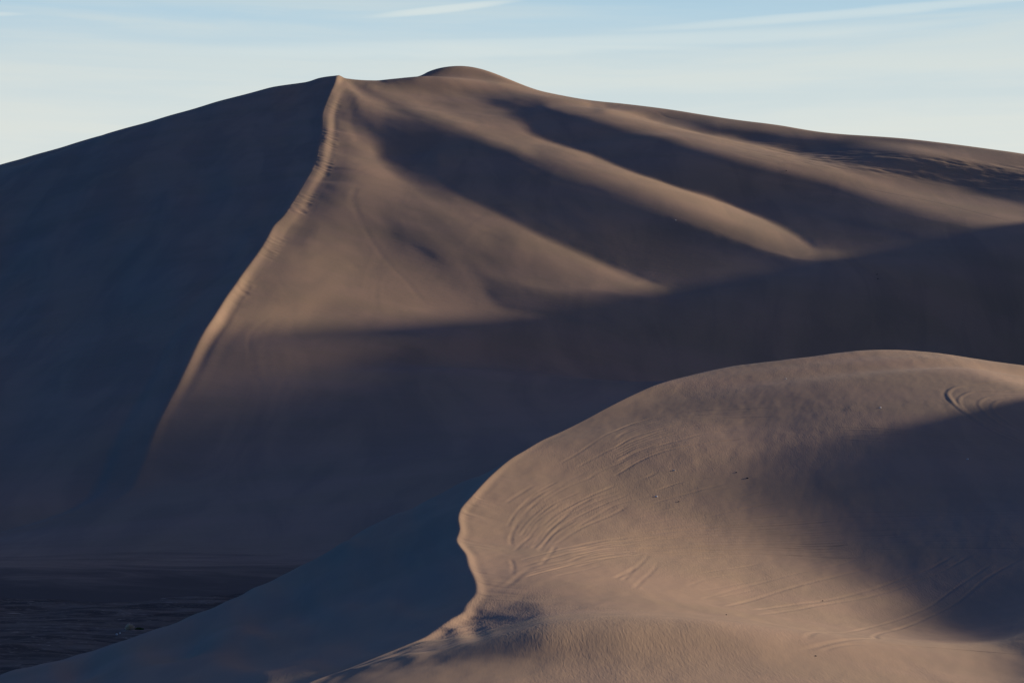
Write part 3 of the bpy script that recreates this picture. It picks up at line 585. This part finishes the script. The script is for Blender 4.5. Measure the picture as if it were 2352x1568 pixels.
# ---------------------------------------------------------------- materials
def new_mat(name, rough=.95, spec=.12):
    global nt
    m = bpy.data.materials.new(name); m.use_nodes = True; nt = m.node_tree; nt.nodes.clear()
    o = N('ShaderNodeOutputMaterial'); p = N('ShaderNodeBsdfPrincipled'); put(o.inputs[0], p.outputs[0])
    p.inputs['Roughness'].default_value = rough; p.inputs['Specular IOR Level'].default_value = spec
    return m, p, N('ShaderNodeTexCoord').outputs['Object']
def BUMP(h, strength, dist, prev=None):
    n = N('ShaderNodeBump'); n.inputs['Strength'].default_value = strength; n.inputs['Distance'].default_value = dist
    put(n.inputs['Height'], h)
    if prev is not None: put(n.inputs['Normal'], prev)
    return n.outputs[0]
def sand(name, near):
    m, p, co = new_mat(name)
    c = MIX(MAPR(NOISE(SCALE(co, (.02, .05, .05)), 1, 5, .6), .35, .65), (.325, .224, .150, 1), (.355, .236, .164, 1))
    c = MIX(MAPR(NOISE(co, 9.0 if near else 1.5, 3, .7),   .3, .7, 0, .3), c, MIX(1.0, c, (.86, .85, .84, 1), 'MULTIPLY'))
    put(p.inputs['Base Color'], c)
    st = NOISE(SCALE(co, (.16, .03, .05) if near else (.05, .012, .02), (0, 0, -.25)), 1, 4, .55, .8)
    c = MIX(MAPR(st, .38, .62), MIX(1.0, c, (.91, .92, .95, 1) if near else (.84, .87, .91, 1), 'MULTIPLY'), c)
    put(p.inputs['Base Color'], c)
    if near:
        g = NOISE(SCALE(co, (4.6, .7, 1.5), (0, 0, .5)), 1, 2, .5, .5)
        patch = MAPR(NOISE(SCALE(co, (.045, .03, .03), (0, 0, 0), (5, 2, 0)), 1, 2, .5), .42, .62)
        b = BUMP(M('MULTIPLY', g, M('ADD', M('MULTIPLY', patch, .85), .15)), .4, .08)
        b = BUMP(NOISE(co, 14, 3, .6), .12, .02, b)
    else:
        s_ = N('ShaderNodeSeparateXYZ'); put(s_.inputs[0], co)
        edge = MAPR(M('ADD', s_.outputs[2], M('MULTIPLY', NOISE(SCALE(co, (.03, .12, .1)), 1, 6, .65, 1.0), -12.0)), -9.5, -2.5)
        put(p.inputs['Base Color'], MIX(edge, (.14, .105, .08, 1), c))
        g = NOISE(SCALE(co, (.25, .9, .5), (0, 0, -.5)), 1, 4, .6, .5); b = BUMP(g, .35, .16)
    put(p.inputs['Normal'], b); return m
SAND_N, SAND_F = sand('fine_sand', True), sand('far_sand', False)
def floor_mat():
    m, p, co = new_mat('gravel_plain')
    n1 = NOISE(SCALE(co, (.05, .16, .1), (0, 0, -.25)), 1, 6, .65, 1.2); n2 = NOISE(SCALE(co, (.35, 1.0, .6), (0, 0, -.3)), 1, 5, .6, 1.5)
    c = MIX(MAPR(n1, .4, .62), (.085, .062, .048, 1), (.20, .145, .105, 1)); c = MIX(MAPR(n2, .56, .72), c, (.42, .31, .22, 1))
    put(p.inputs['Base Color'], c); put(p.inputs['Normal'], BUMP(M('ADD', n1, M('MULTIPLY', n2, .5)), .8, .6)); return m
GRAVEL = floor_mat()
# ---------------------------------------------------------------- meshes of the land
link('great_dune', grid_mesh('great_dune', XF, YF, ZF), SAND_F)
link('foreground_dune', grid_mesh('foreground_dune', XG, YG, ZG), SAND_N)
def floor():
    xs = segs((-30000, -1000, 5000), (-1000, -300, 100), (-300, 60, 1.5), (60, 900, 60), (900, 30000, 5000)); ys = segs((-30000, -600, 6000), (-600, 200, 60), (200, 560, 1.5), (560, 2000, 80), (2000, 40000, 6000))
    X, Y = np.meshgrid(xs, ys); Z = -4+0*X; near = sstep((X+320)/60)*sstep((80-X)/40)*sstep((Y-180)/40)*sstep((600-Y)/60)
    Z += near*(fbm(X/30, Y/14, 3, 61)*.5+fbm(X/9+Y/9, Y/3-X/30, 3, 63)*.22)
    link('desert_floor', grid_mesh('desert_floor', X, Y, Z), GRAVEL)
floor()
# ---------------------------------------------------------------- small things on the sand
def plain_mat(name, c1, c2, sc=8.0):
    m, p, co = new_mat(name); put(p.inputs['Base Color'], MIX(MAPR(NOISE(co, sc, 4, .6), .35, .65), c1+(1,), c2+(1,))); return m
PALE, DARK = plain_mat('pale_stone', (.78, .72, .62), (.88, .82, .72)), plain_mat('dark_stone', (.08, .07, .06), (.14, .12, .10))
STRAW, GREEN, BARK = plain_mat('straw', (.72, .52, .32), (.85, .66, .44)), plain_mat('leaf_green', (.05, .075, .02), (.11, .13, .035)), plain_mat('bark', (.20, .15, .10), (.12, .09, .06))
def tag(o, label, cat, group=None):
    o['label'] = label; o['category'] = cat
    if group: o['group'] = group
    return o
def stone(loc, size, mat, seed, label, flat=.6, name='stone', cat='stone'):
    size *= .75
    bm = bmesh.new(); bmesh.ops.create_icosphere(bm, subdivisions=3, radius=1); r = random.Random(seed); k = [r.uniform(0, 9) for _ in range(3)]
    cuts = [(Vector((r.uniform(-1, 1), r.uniform(-1, 1), r.uniform(-.5, 1))).normalized(), r.uniform(.62, .85)) for _ in range(7)]
    for v in bm.verts:
        n = v.co.normalized(); q = 1 + .12*math.sin(3*n.x+k[0]) + .1*math.sin(4*n.y+k[1]+n.z*2) + .05*math.sin(9*n.z+k[2]+5*n.x); c = n*q
        for d, h in cuts:
            e = c.dot(d)
            if e > h: c -= d*(e-h)*.9
        v.co = Vector((c.x*size*(1+.3*math.sin(k[0])), c.y*size, c.z*size*flat))
    me = bpy.data.meshes.new(name); bm.to_mesh(me); bm.free()
    o = link(name, me, mat, kind=None); o.location = (loc[0], loc[1], loc[2]+size*flat*.25); o.rotation_euler = (r.uniform(-.3, .3), r.uniform(-.3, .3), r.uniform(0, 6)); return tag(o, label, cat, 'stones scattered on the sand')
for i, (G, fr, p, s, m, lab) in enumerate([
    (LF, 'e', (240, 968), .26, PALE, 'brightest pale stone at the left end of a long tyre rut on the near dune'),
    (LF, 'e', (340, 818), .24, PALE, 'small pale stone high on the lit flank of the near dune, above the brightest stone'),
    (LF, 'e', (372, 999), .22, DARK, 'low dark stone just right of the brightest pale stone on the near dune'),
    (LF, 'e', (703, 832), .22, DARK, 'smaller upper left one of two dark stones beside the tip of the big shadow'),
    (LF, 'e', (762, 862), .34, DARK, 'larger dark stone beside the tip of the big shadow on the near dune'),
    (LF, 'e', (1527, 460), .26, PALE, 'small pale stone alone below the rounded top of the near dune'),
    (LF, 'e', (2027, 752), .26, PALE, 'small pale stone at the upper edge of the big shadow, below the curved ruts'),
    (LF, 'e', (985, 294), .20, PALE, 'tiny pale stone nearest the skyline of the near dune'),
    (LF, 'h', (1196, 858), .13, DARK, 'tiny dark stone in the tyre ruts at the lower right of the near dune'),
    (LF, 'h', (641, 940), .15, DARK, 'tiny dark stone on smooth sand at the bottom middle, left of the ruts'),
    (LF, 'h', (1162, 1176), .13, DARK, 'tiny dark stone lowest of all, near the bottom edge on the bright sand'),
    (LM, 'b', (1700, 1052), .6, DARK, 'black boulder alone on the shaded right slope of the great dune'),
    (LM, 'b', (1696, 1030), .40, DARK, 'small dark rock just above the black boulder on the great dune'),
    (LM, 'b', (1305, 573), .35, DARK, 'dark rock on the lit rib high on the right of the great dune'),
    (LM, 'b', (816, 792), .45, PALE, 'pale stone in the shaded hollow in the middle of the great dune')]):
    q = locate(G, zoomed(fr, [p]), 8)
    if q: stone(q[0], s, m, i+1, lab)
FZ = -4.0
def on_floor(u, v):
    Y = (CAMZ-FZ)/((math.tan(math.atan((v-CV)/FPX)-PITCH)))
    return ((u-CU)/FPX*Y/(cp_-(CV-v)/FPX*sp_), Y, FZ)
for i, (u, v, s, lab) in enumerate([(268, 1456, .30, 'pale stone on the dark plain left of the dry bush, the larger of two'), (276, 1453, .2, 'smaller pale stone between the dry bush and its larger neighbour')]):
    stone(on_floor(u, v), s, PALE, 40+i, lab)
def bush():
    x, y, z = on_floor(298, 1448)
    root = bpy.data.objects.new('desert_bush', None); S.collection.objects.link(root); root.location = (x, y, z)
    tag(root, 'straw-coloured dry bush with a dark green side, on the dark plain at the lower left', 'bush')
    def strands(name, mat, c, rad, n, wid, ln, seed):
        r = random.Random(seed); bm = bmesh.new()
        for _ in range(n):
            a, e = r.uniform(0, 2*math.pi), math.asin(r.uniform(.02, 1)); d = Vector((math.cos(a)*math.cos(e), math.sin(a)*math.cos(e), math.sin(e)))
            t0 = r.uniform(.15, .8); p0 = Vector((d.x*rad[0], d.y*rad[1], d.z*rad[2]))*t0; p1 = Vector((d.x*rad[0], d.y*rad[1], d.z*rad[2]))*min(1.08, t0+ln*r.uniform(.5, 1.2)); p1 += Vector((r.uniform(-.1, .1), r.uniform(-.1, .1), r.uniform(-.05, .12)))
            s = d.cross(Vector((r.uniform(-1, 1), r.uniform(-1, 1), r.uniform(-1, 1)))).normalized()*wid
            c_ = Vector(c); vs = [bm.verts.new(c_+q) for q in (p0-s*.6, p0+s*.6, (p0+p1)/2+s, p1, (p0+p1)/2-s)]; bm.faces.new(vs)
        me = bpy.data.meshes.new(name); bm.to_mesh(me); bm.free(); link(name, me, mat, kind=None, parent=root)
    strands('dry_twigs', STRAW, (0, 0, .05), (.95, .8, 1.25), 1500, .035, .35, 3)
    strands('green_foliage', GREEN, (1.55, .2, 0), (1.1, .7, .62), 1300, .04, .3, 5)
    bm = bmesh.new(); r = random.Random(9)
    for _ in range(16):
        a = r.uniform(0, 2*math.pi); off_ = 0; p = Vector((off_+r.uniform(-.1, .1), r.uniform(-.1, .1), -.05)); d = Vector((math.cos(a)*.5, math.sin(a)*.5, .75)); w = .03
        for k in range(4):
            q = p+d*.22+Vector((r.uniform(-.05, .05), r.uniform(-.05, .05), r.uniform(-.02, .04))); w2 = w*.75
            A_1 = [bm.verts.new(p+Vector((math.cos(t)*w, math.sin(t)*w, 0))) for t in (0, 2.1, 4.2)]; B_1 = [bm.verts.new(q+Vector((math.cos(t)*w2, math.sin(t)*w2, 0))) for t in (0, 2.1, 4.2)]
            for i in range(3): bm.faces.new((A_1[i], A_1[(i+1) % 3], B_1[(i+1) % 3], B_1[i]))
            p, w = q, w2
    me = bpy.data.meshes.new('stems'); bm.to_mesh(me); bm.free(); link('stems', me, BARK, kind=None, parent=root)
bush()
